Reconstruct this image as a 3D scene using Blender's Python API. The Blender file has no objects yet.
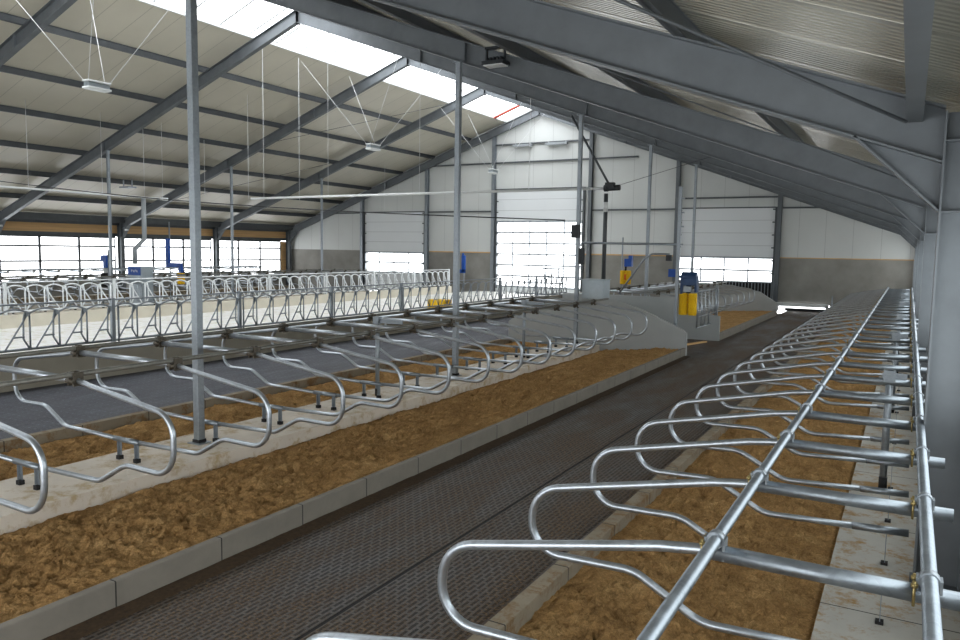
import bpy, math, random
from mathutils import Vector, Matrix, noise
random.seed(7)
SC = bpy.context.scene
COL = SC.collection
R_ = math.radians

# ---------------------------------------------------------------- helpers
def lin(c):
    c = c / 255.0
    return c / 12.92 if c <= 0.04045 else ((c + 0.055) / 1.055) ** 2.4
def rgb(r, g, b): return (lin(r), lin(g), lin(b), 1.0)

class MB:
    def __init__(s): s.v = []; s.f = []; s.sm = []
    def quad(s, pts, smooth=False):
        n = len(s.v); s.v += [tuple(p) for p in pts]; s.f.append(tuple(range(n, n + len(pts)))); s.sm.append(smooth)
        return s
    def box(s, x0, x1, y0, y1, z0, z1):
        if x0 > x1: x0, x1 = x1, x0
        if y0 > y1: y0, y1 = y1, y0
        if z0 > z1: z0, z1 = z1, z0
        n = len(s.v)
        s.v += [(x0,y0,z0),(x1,y0,z0),(x1,y1,z0),(x0,y1,z0),(x0,y0,z1),(x1,y0,z1),(x1,y1,z1),(x0,y1,z1)]
        for q in ((0,3,2,1),(4,5,6,7),(0,1,5,4),(1,2,6,5),(2,3,7,6),(3,0,4,7)):
            s.f.append(tuple(n + i for i in q)); s.sm.append(False)
        return s
    def prism(s, pts, axis, a, b):
        """pts: 2D outline in the plane perpendicular to axis, extruded a..b"""
        def P(u, w, t):
            return (t, u, w) if axis == 0 else ((u, t, w) if axis == 1 else (u, w, t))
        n = len(s.v); k = len(pts)
        s.v += [P(u, w, a) for u, w in pts] + [P(u, w, b) for u, w in pts]
        s.f.append(tuple(range(n, n + k))[::-1]); s.sm.append(False)
        s.f.append(tuple(range(n + k, n + 2 * k))); s.sm.append(False)
        for i in range(k):
            j = (i + 1) % k
            s.f.append((n + i, n + j, n + k + j, n + k + i)); s.sm.append(False)
        return s
    def tube(s, pts, r, seg=10, cap=True):
        pts = [Vector(p) for p in pts]
        n0 = len(s.v)
        T = []
        for i in range(len(pts)):
            a = pts[max(i - 1, 0)]; b = pts[min(i + 1, len(pts) - 1)]
            T.append((b - a).normalized())
        up = Vector((0, 0, 1)) if abs(T[0].z) < .9 else Vector((1, 0, 0))
        N = (up - T[0] * up.dot(T[0])).normalized()
        for i, p in enumerate(pts):
            N = (N - T[i] * N.dot(T[i])).normalized()
            B = T[i].cross(N)
            for k in range(seg):
                a = 2 * math.pi * k / seg
                s.v.append(tuple(p + (N * math.cos(a) + B * math.sin(a)) * r))
        for i in range(len(pts) - 1):
            for k in range(seg):
                k2 = (k + 1) % seg
                s.f.append((n0 + i*seg + k, n0 + i*seg + k2, n0 + (i+1)*seg + k2, n0 + (i+1)*seg + k)); s.sm.append(True)
        if cap:
            s.f.append(tuple(n0 + k for k in range(seg))[::-1]); s.sm.append(False)
            m = n0 + (len(pts) - 1) * seg
            s.f.append(tuple(m + k for k in range(seg))); s.sm.append(False)
        return s
    def bar(s, a, b, w, h=None, up=(0, 0, 1)):
        """rectangular bar from a to b"""
        h = h or w
        a = Vector(a); b = Vector(b); t = (b - a).normalized(); u = Vector(up)
        if abs(t.dot(u)) > .95: u = Vector((0, 1, 0))
        sd = t.cross(u).normalized(); u = sd.cross(t)
        n = len(s.v)
        for p in (a, b):
            for i, j in ((-1,-1),(1,-1),(1,1),(-1,1)):
                s.v.append(tuple(p + sd * (w/2*i) + u * (h/2*j)))
        for q in ((0,1,2,3),(7,6,5,4),(0,4,5,1),(1,5,6,2),(2,6,7,3),(3,7,4,0)):
            s.f.append(tuple(n + i for i in q)); s.sm.append(False)
        return s
    def build(s, name, mat, parent=None, loc=None, bevel=0):
        me = bpy.data.meshes.new(name)
        me.from_pydata(s.v, [], s.f)
        me.polygons.foreach_set('use_smooth', s.sm)
        if mat: me.materials.append(mat)
        me.update()
        o = bpy.data.objects.new(name, me); COL.objects.link(o)
        if parent: o.parent = parent
        if loc: o.location = loc
        if bevel:
            m = o.modifiers.new('b', 'BEVEL'); m.width = bevel; m.segments = 2; m.limit_method = 'ANGLE'
        return o

def fillet(pts, rad, n=6):
    """round the corners of a polyline"""
    pts = [Vector(p) for p in pts]
    out = [pts[0]]
    for i in range(1, len(pts) - 1):
        r = rad[i - 1] if isinstance(rad, (list, tuple)) else rad
        a, p, b = pts[i-1], pts[i], pts[i+1]
        u = (a - p); v = (b - p); lu, lv = u.length, v.length; u.normalize(); v.normalize()
        ang = u.angle(v)
        if ang > math.pi - .02: out.append(p); continue
        d = min(r / math.tan(ang / 2), lu * .49, lv * .49)
        r2 = d * math.tan(ang / 2)
        c = p + (u + v).normalized() * (r2 / math.sin(ang / 2))
        s0 = p + u * d - c; s1 = p + v * d - c
        tot = s0.angle(s1)
        for k in range(n + 1):
            t = k / n
            if tot < 1e-4: q = s0
            else: q = (s0 * math.sin((1 - t) * tot) + s1 * math.sin(t * tot)) / math.sin(tot)
            out.append(c + q)
    out.append(pts[-1])
    return out

def tag(o, label=None, cat=None, group=None, kind=None):
    if label: o['label'] = label
    if cat: o['category'] = cat
    if group: o['group'] = group
    if kind: o['kind'] = kind
    return o
def struct(mb, name, mat, bevel=0):
    return tag(mb.build(name, mat, bevel=bevel), kind='structure')
def empty(name, loc=(0, 0, 0), rz=0, label=None, cat=None, group=None, kind=None):
    o = bpy.data.objects.new(name, None); COL.objects.link(o)
    o.location = loc; o.rotation_euler = (0, 0, rz); o.empty_display_size = .1
    return tag(o, label, cat, group, kind)
def copy_tree(o, parent=None, kids=None):
    c = o.copy(); COL.objects.link(c); c.parent = parent
    for ch in CH.get(o.name, []):
        d = copy_tree(ch, c)
    return c
CH = {}
def reg(parent, *kids):
    CH.setdefault(parent.name, []).extend(kids)
ORD = ['zeroth','first','second','third','fourth','fifth','sixth','seventh','eighth','ninth','tenth','eleventh','twelfth',
       'thirteenth','fourteenth','fifteenth','sixteenth','seventeenth','eighteenth','nineteenth','twentieth']
def ordn(i):
    if i <= 20: return ORD[i]
    if i < 30: return 'twenty-' + ORD[i - 20]
    if i == 30: return 'thirtieth'
    return 'thirty-' + ORD[i - 30]

# ---------------------------------------------------------------- materials
def nodes(m):
    m.use_nodes = True
    nt = m.node_tree
    return nt, nt.nodes, nt.links, nt.nodes['Principled BSDF']
def N(nt, typ, **kw):
    n = nt.nodes.new(typ)
    for k, v in kw.items():
        if k in n.inputs: n.inputs[k].default_value = v
        else: setattr(n, k, v)
    return n
def ramp(nt, fac, stops):
    r = nt.nodes.new('ShaderNodeValToRGB')
    e = r.color_ramp.elements
    e[0].position, e[0].color = stops[0]; e[1].position, e[1].color = stops[-1]
    for p, c in stops[1:-1]:
        x = e.new(p); x.color = c
    nt.links.new(fac, r.inputs[0])
    return r.outputs[0]
def coords(nt, scale=(1, 1, 1), world=True):
    """coordinates in metres; world position for the setting, object space for movable things"""
    if world:
        g = nt.nodes.new('ShaderNodeNewGeometry'); src = g.outputs['Position']
    else:
        g = nt.nodes.new('ShaderNodeTexCoord'); src = g.outputs['Object']
    mp = nt.nodes.new('ShaderNodeMapping'); mp.inputs['Scale'].default_value = scale
    nt.links.new(src, mp.inputs[0])
    return mp.outputs[0]
def simple(name, c, rough=.6, metal=0.0, var=0.0, vscale=6, bump=0, world=False, spec=None, scale=(1,1,1)):
    m = bpy.data.materials.new(name)
    nt, nn, L, b = nodes(m)
    b.inputs['Base Color'].default_value = c
    b.inputs['Roughness'].default_value = rough
    b.inputs['Metallic'].default_value = metal
    if spec is not None: b.inputs['Specular IOR Level'].default_value = spec
    if var or bump:
        co = coords(nt, scale, world)
        n = N(nt, 'ShaderNodeTexNoise', Scale=vscale, Detail=6.0, Roughness=.6)
        L.new(co, n.inputs['Vector'])
        if var:
            lo = tuple(max(0, x * (1 - var)) for x in c[:3]) + (1,)
            hi = tuple(min(1, x * (1 + var)) for x in c[:3]) + (1,)
            L.new(ramp(nt, n.outputs[0], [(.3, lo), (.7, hi)]), b.inputs['Base Color'])
        if bump:
            bp = N(nt, 'ShaderNodeBump', Strength=.6, Distance=bump)
            L.new(n.outputs[0], bp.inputs['Height']); L.new(bp.outputs[0], b.inputs['Normal'])
    return m

def galv(name, base=(178, 184, 190), rough=.38, metal=.85, var=.14, vs=14):
    m = bpy.data.materials.new(name)
    nt, nn, L, b = nodes(m)
    co = coords(nt, (1, 1, 1), False)
    v = N(nt, 'ShaderNodeTexVoronoi', Scale=vs * 3.0); L.new(co, v.inputs['Vector'])
    n = N(nt, 'ShaderNodeTexNoise', Scale=vs * .35, Detail=4.0); L.new(co, n.inputs['Vector'])
    mx = N(nt, 'ShaderNodeMix', data_type='FLOAT'); mx.inputs[0].default_value = .7
    sp = nt.nodes.new('ShaderNodeSeparateColor'); L.new(v.outputs['Color'], sp.inputs[0])
    L.new(sp.outputs[0], mx.inputs[2]); L.new(n.outputs[0], mx.inputs[3])
    c = rgb(*base)
    lo = tuple(x * (1 - var) for x in c[:3]) + (1,); hi = tuple(min(1, x * (1 + var)) for x in c[:3]) + (1,)
    L.new(ramp(nt, mx.outputs[0], [(.25, lo), (.75, hi)]), b.inputs['Base Color'])
    L.new(ramp(nt, mx.outputs[0], [(.2, (rough - .06,) * 3 + (1,)), (.8, (rough + .1,) * 3 + (1,))]), b.inputs['Roughness'])
    b.inputs['Metallic'].default_value = metal
    return m
G_TUBE = galv('galvanised_tube', (174, 181, 188), .34)
G_DULL = galv('galvanised_dull', (150, 157, 163), .45, .75)
G_RAIL = galv('galvanised_rail', (146, 154, 161), .38)
G_NECK = galv('weathered_backlit_rail', (118, 118, 112), .42, .6, .2)  # weathered steel, with the shade of the backlit rails added into the colour
STEEL = simple('frame_steel', rgb(105, 110, 114), .5, .3, .12, 3, .0006)
STEEL_D = simple('frame_steel_dark', rgb(82, 86, 89), .5, .25, .12, 3, .0006)
CLAMP = simple('clamp_iron', rgb(88, 82, 72), .5, .6, .25, 30)
BRASS = simple('zinc_yellow_bolt', rgb(168, 150, 100), .35, .8, .2, 40)
RUBBER = simple('black_rubber', rgb(22, 22, 24), .7, 0, .2, 20)
YELLOW = simple('yellow_bristle', rgb(236, 190, 12), .75, 0, .18, 40, .004)
BLUE = simple('blue_paint', rgb(0, 72, 160), .55, 0, .1, 8)
BLUE_D = simple('dark_blue_motor', rgb(38, 66, 104), .45, .1, .15, 10)
ORANGE = simple('orange_print', rgb(226, 110, 20), .6)
WHITE = simple('white_paint', rgb(225, 228, 228), .45, 0, .04, 4)
WHITE_WIRE = simple('white_cord', rgb(228, 230, 232), .5)
DARK_CABLE = simple('dark_cable', rgb(28, 30, 33), .6)
PVC = simple('grey_plastic_pipe', rgb(150, 156, 160), .4, 0, .06, 6)
BOXG = galv('sheet_steel_box', (166, 176, 182), .42, .6, .07, 5)
WOOD = simple('wood', rgb(206, 166, 114), .6, 0, .18, 3, .001, True, scale=(1, .15, 6))
REDW = simple('red_lath', rgb(205, 80, 55), .6, 0, .1, 5)
DARKP = simple('dark_panel', rgb(38, 42, 46), .6, 0, .2, 5)

def concrete(name, c, var=.14, vs=1.6, stain=None, joints=0, bump=.002, axis=1, rough=.85, spill=0, joff=0.0):
    m = bpy.data.materials.new(name)
    nt, nn, L, b = nodes(m)
    co = coords(nt)
    n1 = N(nt, 'ShaderNodeTexNoise', Scale=vs, Detail=8.0, Roughness=.65); L.new(co, n1.inputs['Vector'])
    lo = tuple(x * (1 - var) for x in c[:3]) + (1,); hi = tuple(min(1, x * (1 + var)) for x in c[:3]) + (1,)
    col = ramp(nt, n1.outputs[0], [(.3, lo), (.7, hi)])
    if stain:
        n2 = N(nt, 'ShaderNodeTexNoise', Scale=spill or 3.5, Detail=9.0, Roughness=.75); L.new(co, n2.inputs['Vector'])
        f = ramp(nt, n2.outputs[0], [(.50, (0, 0, 0, 1)), (.62, (1, 1, 1, 1))])
        mx = N(nt, 'ShaderNodeMix', data_type='RGBA'); L.new(f, mx.inputs[0]); L.new(col, mx.inputs[6]); mx.inputs[7].default_value = stain
        col = mx.outputs[2]
    if joints:
        sx = nt.nodes.new('ShaderNodeSeparateXYZ'); L.new(co, sx.inputs[0])
        of = N(nt, 'ShaderNodeMath', operation='SUBTRACT'); L.new(sx.outputs[axis], of.inputs[0]); of.inputs[1].default_value = joff
        d = N(nt, 'ShaderNodeMath', operation='DIVIDE'); L.new(of.outputs[0], d.inputs[0]); d.inputs[1].default_value = joints
        fr = N(nt, 'ShaderNodeMath', operation='FRACT'); L.new(d.outputs[0], fr.inputs[0])
        lt = N(nt, 'ShaderNodeMath', operation='LESS_THAN'); L.new(fr.outputs[0], lt.inputs[0]); lt.inputs[1].default_value = .012 / joints
        mx = N(nt, 'ShaderNodeMix', data_type='RGBA'); L.new(lt.outputs[0], mx.inputs[0]); L.new(col, mx.inputs[6])
        mx.inputs[7].default_value = (.03, .028, .025, 1); col = mx.outputs[2]
    L.new(col, b.inputs['Base Color'])
    b.inputs['Roughness'].default_value = rough
    n3 = N(nt, 'ShaderNodeTexNoise', Scale=40.0, Detail=5.0); L.new(co, n3.inputs['Vector'])
    bp = N(nt, 'ShaderNodeBump', Strength=.5, Distance=bump)
    L.new(n3.outputs[0], bp.inputs['Height']); L.new(bp.outputs[0], b.inputs['Normal'])
    return m
CURB = concrete('curb_concrete', rgb(130, 124, 114), .12, 3.0, None, .942, joff=.393)
CURB_R = concrete('curb_concrete_dirty', rgb(142, 132, 114), .14, 3.0, rgb(122, 94, 58), 1.02)
STRIP = concrete('platform_concrete', rgb(216, 207, 194), .08, 2.0, rgb(186, 166, 132), 0)
STRIP_R = concrete('platform_concrete_right', rgb(184, 182, 174), .1, 2.0, rgb(160, 128, 82), 1.9)
PANELC = concrete('panel_concrete', rgb(172, 176, 176), .06, 1.2, None, 0)
WALLC = concrete('wall_concrete', rgb(142, 140, 134), .2, .8, None, 0)
FEEDC = concrete('feed_wall_concrete', rgb(158, 152, 138), .1, 1.1, None, 0)
FLOORC = concrete('floor_concrete', rgb(112, 110, 106), .12, 1.2, None, 0)
FEEDL = concrete('feed_wall_cream', rgb(212, 206, 190), .06, 1.1, None, 0)
TABLE = concrete('feed_table_coating', rgb(242, 242, 240), .04, .8, rgb(214, 210, 190), 0, .0005, rough=.5)

# alley rubber with rows of staggered slots
def alley_mat(name, rib, slot, dirt, dirt_amt, bw, rh, mortar, bdist, crumb=.9):
    m = bpy.data.materials.new(name)
    nt, nn, L, b = nodes(m)
    g = nt.nodes.new('ShaderNodeNewGeometry')
    mp = nt.nodes.new('ShaderNodeMapping'); mp.inputs['Rotation'].default_value = (0, 0, R_(90)); L.new(g.outputs['Position'], mp.inputs[0])
    br = N(nt, 'ShaderNodeTexBrick', Scale=1.0)
    br.inputs['Color1'].default_value = slot; br.inputs['Color2'].default_value = tuple(x * .75 for x in slot[:3]) + (1,)
    br.inputs['Mortar'].default_value = rib
    br.inputs['Mortar Size'].default_value = mortar; br.inputs['Mortar Smooth'].default_value = .25
    br.inputs['Brick Width'].default_value = bw; br.inputs['Row Height'].default_value = rh
    L.new(mp.outputs[0], br.inputs['Vector'])
    co = coords(nt, (1, .28, 1))
    n = N(nt, 'ShaderNodeTexNoise', Scale=1.7, Detail=9.0, Roughness=.72, Distortion=.4); L.new(co, n.inputs['Vector'])
    f = ramp(nt, n.outputs[0], [(.38, (0, 0, 0, 1)), (.62, (dirt_amt,) * 3 + (1,))])
    mx = N(nt, 'ShaderNodeMix', data_type='RGBA'); L.new(f, mx.inputs[0]); L.new(br.outputs['Color'], mx.inputs[6]); mx.inputs[7].default_value = dirt
    co2 = coords(nt, (1, 1, 1))
    n2 = N(nt, 'ShaderNodeTexNoise', Scale=28.0, Detail=5.0, Roughness=.7); L.new(co2, n2.inputs['Vector'])
    mu = N(nt, 'ShaderNodeMix', data_type='RGBA', blend_type='MULTIPLY'); mu.inputs[0].default_value = 1.0
    L.new(mx.outputs[2], mu.inputs[6]); L.new(ramp(nt, n2.outputs[0], [(.3, (.55,) * 3 + (1,)), (.7, (1.35,) * 3 + (1,))]), mu.inputs[7])
    n4 = N(nt, 'ShaderNodeTexNoise', Scale=42.0, Detail=3.0, Roughness=.6); L.new(co2, n4.inputs['Vector'])
    c1 = ramp(nt, n4.outputs[0], [(.52, (0, 0, 0, 1)), (.60, (1, 1, 1, 1))]); c2 = ramp(nt, n.outputs[0], [(.36, (0, 0, 0, 1)), (.6, (crumb,) * 3 + (1,))])
    cm = N(nt, 'ShaderNodeMath', operation='MULTIPLY'); L.new(c1, cm.inputs[0]); L.new(c2, cm.inputs[1])
    mc = N(nt, 'ShaderNodeMix', data_type='RGBA'); L.new(cm.outputs[0], mc.inputs[0]); L.new(mu.outputs[2], mc.inputs[6]); mc.inputs[7].default_value = rgb(134, 106, 70)
    L.new(mc.outputs[2], b.inputs['Base Color'])
    L.new(ramp(nt, n.outputs[0], [(.3, (.42,) * 3 + (1,)), (.6, (.75,) * 3 + (1,))]), b.inputs['Roughness'])
    ad = N(nt, 'ShaderNodeMath', operation='ADD'); L.new(br.outputs['Fac'], ad.inputs[0])
    ms = N(nt, 'ShaderNodeMath', operation='MULTIPLY'); L.new(n2.outputs[0], ms.inputs[0]); ms.inputs[1].default_value = .5
    L.new(ms.outputs[0], ad.inputs[1])
    bp = N(nt, 'ShaderNodeBump', Strength=1.0, Distance=bdist)
    L.new(ad.outputs[0], bp.inputs['Height']); L.new(bp.outputs[0], b.inputs['Normal'])
    return m
ALLEY = alley_mat('slotted_rubber_floor', rgb(98, 95, 93), rgb(10, 10, 12), rgb(82, 64, 42), .6, .13, .046, .012, .022, .65)
ALLEY2 = alley_mat('striped_rubber_floor', rgb(88, 93, 106), rgb(44, 48, 58), rgb(84, 84, 88), .5, .34, .07, .018, .008, 0.0)

def sand_mat(name, a, c, d):
    m = bpy.data.materials.new(name)
    nt, nn, L, b = nodes(m)
    co = coords(nt)
    n1 = N(nt, 'ShaderNodeTexNoise', Scale=3.0, Detail=10.0, Roughness=.75); L.new(co, n1.inputs['Vector'])
    n2 = N(nt, 'ShaderNodeTexNoise', Scale=26.0, Detail=8.0, Roughness=.85, Distortion=1.5); L.new(co, n2.inputs['Vector'])
    col = ramp(nt, n1.outputs[0], [(.3, a), (.5, c), (.72, d)])
    mu = N(nt, 'ShaderNodeMix', data_type='RGBA', blend_type='MULTIPLY'); mu.inputs[0].default_value = 1.0
    L.new(col, mu.inputs[6]); L.new(ramp(nt, n2.outputs[0], [(.32, (.42, .38, .33, 1)), (.68, (1.5, 1.5, 1.5, 1))]), mu.inputs[7])
    L.new(mu.outputs[2], b.inputs['Base Color']); b.inputs['Roughness'].default_value = 1.0
    b.inputs['Specular IOR Level'].default_value = .1
    n3 = N(nt, 'ShaderNodeTexNoise', Scale=16.0, Detail=8.0, Roughness=.75); L.new(co, n3.inputs['Vector'])
    ad = N(nt, 'ShaderNodeMath', operation='ADD'); L.new(n3.outputs[0], ad.inputs[0])
    ms = N(nt, 'ShaderNodeMath', operation='MULTIPLY'); L.new(n2.outputs[0], ms.inputs[0]); ms.inputs[1].default_value = .4
    L.new(ms.outputs[0], ad.inputs[1])
    bp = N(nt, 'ShaderNodeBump', Strength=1.0, Distance=.055)
    L.new(ad.outputs[0], bp.inputs['Height']); L.new(bp.outputs[0], b.inputs['Normal'])
    return m
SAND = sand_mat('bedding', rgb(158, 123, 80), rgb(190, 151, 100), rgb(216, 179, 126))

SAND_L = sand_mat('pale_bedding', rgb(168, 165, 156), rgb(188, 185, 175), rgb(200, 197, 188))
# white profiled sheets / insulated panels: axis along which the joints repeat
def sheet_mat(name, c, axis, pitch, jw, rib=0, ribd=.004, rough=.35, var=.04, metal=0.0):
    m = bpy.data.materials.new(name)
    nt, nn, L, b = nodes(m)
    co = coords(nt)
    n1 = N(nt, 'ShaderNodeTexNoise', Scale=.7, Detail=4.0); L.new(co, n1.inputs['Vector'])
    lo = tuple(x * (1 - var) for x in c[:3]) + (1,); hi = tuple(min(1, x * (1 + var)) for x in c[:3]) + (1,)
    col = ramp(nt, n1.outputs[0], [(.3, lo), (.7, hi)])
    sx = nt.nodes.new('ShaderNodeSeparateXYZ'); L.new(co, sx.inputs[0])
    d = N(nt, 'ShaderNodeMath', operation='DIVIDE'); L.new(sx.outputs[axis], d.inputs[0]); d.inputs[1].default_value = pitch
    fr = N(nt, 'ShaderNodeMath', operation='FRACT'); L.new(d.outputs[0], fr.inputs[0])
    lt = N(nt, 'ShaderNodeMath', operation='LESS_THAN'); L.new(fr.outputs[0], lt.inputs[0]); lt.inputs[1].default_value = jw / pitch
    mx = N(nt, 'ShaderNodeMix', data_type='RGBA'); L.new(lt.outputs[0], mx.inputs[0]); L.new(col, mx.inputs[6])
    mx.inputs[7].default_value = tuple(x * .62 for x in c[:3]) + (1,)
    L.new(mx.outputs[2], b.inputs['Base Color']); b.inputs['Roughness'].default_value = rough; b.inputs['Metallic'].default_value = metal
    if rib:
        d2 = N(nt, 'ShaderNodeMath', operation='MULTIPLY'); L.new(sx.outputs[axis], d2.inputs[0]); d2.inputs[1].default_value = 2 * math.pi / rib
        sn = N(nt, 'ShaderNodeMath', operation='SINE'); L.new(d2.outputs[0], sn.inputs[0])
        bp = N(nt, 'ShaderNodeBump', Strength=1.0, Distance=ribd)
        L.new(sn.outputs[0], bp.inputs['Height']); L.new(bp.outputs[0], b.inputs['Normal'])
    return m
ROOFM = sheet_mat('roof_panel', rgb(201, 196, 180), 1, 1.0, .02, 0, 0, .4, .05)
ROOFR = simple('ribbed_sheet', rgb(172, 169, 156), .27, .3, .06, .7, 0, True)
GABLE = sheet_mat('gable_panel', rgb(203, 206, 204), 0, 1.1, .014, 0, 0, .45, .03)
DOORM = sheet_mat('door_panel', rgb(222, 226, 228), 2, .58, .022, 0, 0, .45, .02)

def pane_mat(name, trans, c):
    m = bpy.data.materials.new(name)
    m.use_nodes = True; nt = m.node_tree
    for n in list(nt.nodes): nt.nodes.remove(n)
    out = nt.nodes.new('ShaderNodeOutputMaterial'); mx = nt.nodes.new('ShaderNodeMixShader'); mx.inputs[0].default_value = trans
    tl = nt.nodes.new('ShaderNodeBsdfTranslucent'); tl.inputs[0].default_value = c
    tr = nt.nodes.new('ShaderNodeBsdfTransparent'); tr.inputs[0].default_value = (1, 1, 1, 1)
    nt.links.new(tl.outputs[0], mx.inputs[1]); nt.links.new(tr.outputs[0], mx.inputs[2]); nt.links.new(mx.outputs[0], out.inputs[0])
    return m
PANE = pane_mat('clear_sheet', .9, (.9, .93, .96, 1))
CURT = pane_mat('wind_curtain', .32, (.62, .66, .66, 1))
SKYL = pane_mat('ridge_sheet', .75, (.93, .96, 1, 1))

# ---------------------------------------------------------------- layout
XC = -17.18
def MX(x): return 2 * XC - x
YE = 36.8
Y0 = -2.0
FR = [.38, 6.45, 12.5, 18.6, 24.65, 30.7, 36.55]
FR_R = FR[1:]
SL = .361
def zr(x, off=0):     # underside of rafter at x
    d = -x if x > XC else x - 2 * XC
    return (3.27 + off + .3651 * d) if x > XC else (3.34 + off + SL * d)
XR = .50; XL = MX(.50)

# floor
struct(MB().box(XL - .3, XR + .3, Y0, YE + .3, -.5, -.16), 'floor', FLOORC)
def slab(name, x0, x1, y0, y1, z0, z1, m): return struct(MB().box(x0, x1, y0, y1, z0, z1), name, m)
# alleys
mb = MB().box(-4.70, -3.355, Y0, YE, -.16, 0).box(-3.315, -2.2, Y0, YE, -.16, 0)
struct(mb, 'floor_alley', ALLEY)
struct(MB().box(-3.355, -3.315, Y0, YE, -.16, -.008), 'floor_gutter', RUBBER)
struct(MB().box(-13.3, -9.65, Y0, YE, -.16, 0), 'floor_alley_feed', ALLEY2)
struct(MB().box(-9.65, -4.70, 18.92, 22.55, -.16, .0), 'floor_crossing', ALLEY)
struct(MB().box(MX(-9.65), MX(-13.3), Y0, YE, -.16, 0), 'floor_alley_left', ALLEY2)
struct(MB().box(MX(-2.2), MX(-4.70), Y0, YE, -.16, 0), 'floor_alley_far', ALLEY2)
# brown muck along the curb foot
mu = MB()
def muck(x0, x1, y0, y1, name):
    mb = MB(); ny = int((y1 - y0) / .08); nx = 3
    for j in range(ny + 1):
        for i in range(nx + 1):
            x = x0 + (x1 - x0) * i / nx; y = y0 + (y1 - y0) * j / ny
            e = .03 * noise.noise(Vector((0, y * 3, 5)))
            z = .004 + .010 * (1 - i / nx) + .006 * noise.noise(Vector((x * 9, y * 9, 1)))
            if i == nx: x += e; z = -.004
            mb.v.append((x, y, z))
    for j in range(ny):
        for i in range(nx):
            a = j * (nx + 1) + i
            mb.f.append((a, a + 1, a + nx + 2, a + nx + 1)); mb.sm.append(True)
    o = mb.build(name, MUCK); return o
MUCK = simple('trodden_muck', rgb(66, 50, 32), .9, 0, .4, 30, .01, True)
tag(muck(-4.70, -4.52, Y0, 18.7, 'muck_strip'), 'dark brown muck caked on the alley along the foot of the curb', 'muck', kind='stuff')

# curbs and platforms
struct(MB().box(-4.77, -4.70, Y0, 18.78, -.16, .20), 'curb_near', CURB, .008)
struct(MB().box(-4.82, -4.70, 22.6, 33.6, -.16, .20), 'curb_back', CURB, .008)
struct(MB().box(-2.20, -2.08, Y0, 35.2, -.16, .20), 'curb_right', CURB_R, .008)
struct(MB().box(-9.65, -9.53, Y0, 18.8, -.16, .12), 'curb_feed_side', CURB_R, .008)
struct(MB().box(-9.65, -9.53, 22.6, 33.6, -.16, .12), 'curb_feed_side_back', CURB_R, .008)
struct(MB().box(-8.02, -6.95, Y0, 18.8, -.16, .10), 'platform', STRIP, .006)
struct(MB().box(-8.02, -6.95, 22.6, 33.6, -.16, .10), 'platform_back', STRIP, .006)
struct(MB().box(-.41, XR, Y0, YE, -.16, .10), 'platform_right', STRIP_R, .006)
for k, (a, b) in enumerate(((MX(-4.82), MX(-4.70)), (MX(-9.65), MX(-9.53)), (MX(-2.2), MX(-2.08)))):
    struct(MB().box(a, b, 8, 34, -.16, .2), 'curb_left', CURB_R)
struct(MB().box(MX(-8.3), MX(-6.95), 8, 34, -.16, .1), 'platform_left', STRIP)

# bedding
def bedding(name, x0, x1, y0, y1, z0, z1, step, amp, label, seed=0, dip=.0, mat=None):
    """z0 at x0, z1 at x1"""
    mb = MB(); nx = max(2, int((x1 - x0) / step)); 
    ys = [y0]
    while ys[-1] < y1: ys.append(min(y1, ys[-1] + step * (1 + max(0, ys[-1]) * .06)))
    for y in ys:
        for i in range(nx + 1):
            t = i / nx; x = x0 + (x1 - x0) * t
            e = min(1, min(t, 1 - t) * 6)
            p = Vector((x + seed, y, seed))
            h = noise.fractal(p * 2.0, 1.0, 2.0, 2) * .7 * amp
            q = p + Vector((noise.noise(p * 9), noise.noise(p * 9 + Vector((7, 3, 1))), 0)) * .05
            far = 1 / (1 + max(0, y - 9) * .05)
            h += (.45 - abs(noise.noise(q * 4.0))) * amp * 1.0 + (.4 - abs(noise.noise(q * 9))) * amp * 1.1 + (.4 - abs(noise.noise(q * 19))) * amp * .75 * far
            h += noise.fractal(q * 33, .7, 2.0, 2) * amp * .35 * far
            mb.v.append((x, y, z0 + (z1 - z0) * t + h * (.35 + .65 * e) - dip * (1 - e) + 0))
    for j in range(len(ys) - 1):
        for i in range(nx):
            a = j * (nx + 1) + i
            mb.f.append((a, a + 1, a + nx + 2, a + nx + 1)); mb.sm.append(True)
    J = len(ys) - 1; n1 = nx + 1
    ring = [i for i in range(n1)] + [j * n1 + nx for j in range(1, J + 1)] + [J * n1 + i for i in range(nx - 1, -1, -1)] + [j * n1 for j in range(J - 1, 0, -1)]
    b0 = len(mb.v)
    for r in ring: v = mb.v[r]; mb.v.append((v[0], v[1], -.158))
    for k in range(len(ring)):
        k2 = (k + 1) % len(ring)
        mb.f.append((ring[k], b0 + k, b0 + k2, ring[k2])); mb.sm.append(False)
    return tag(mb.build(name, mat or SAND), label, 'bedding', kind='stuff')
bedding('sawdust_bedding', -6.97, -4.76, .5, 18.78, -.09, .14, .020, .085, 'golden brown loose bedding between the long grey curb and the concrete platform', 0)
bedding('sawdust_bedding', -9.54, -7.98, 2.5, 18.78, -.05, .045, .03, .08, 'golden bedding strip behind the concrete platform, beside the feed alley', 3)
bedding('sawdust_bedding', -2.09, -.40, .8, 35.2, .075, .0, .020, .078, 'golden brown bedding under the stall dividers along the right wall', 9)
bedding('sawdust_bedding', -6.97, -4.81, 22.7, 33.6, .05, .165, .08, .03, 'orange brown bedding behind the white gate in the back stall block', 5)
bedding('sawdust_bedding', -9.54, -7.98, 22.7, 33.6, .08, .08, .1, .03, 'bedding on the feed alley side of the back stall block', 6)
bedding('sawdust_bedding', MX(-4.82), MX(-6.95), 8, 34, .12, .08, .15, .03, 'pale bedding in the far double stall row, on the outer alley side', 7, mat=SAND_L)
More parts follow.
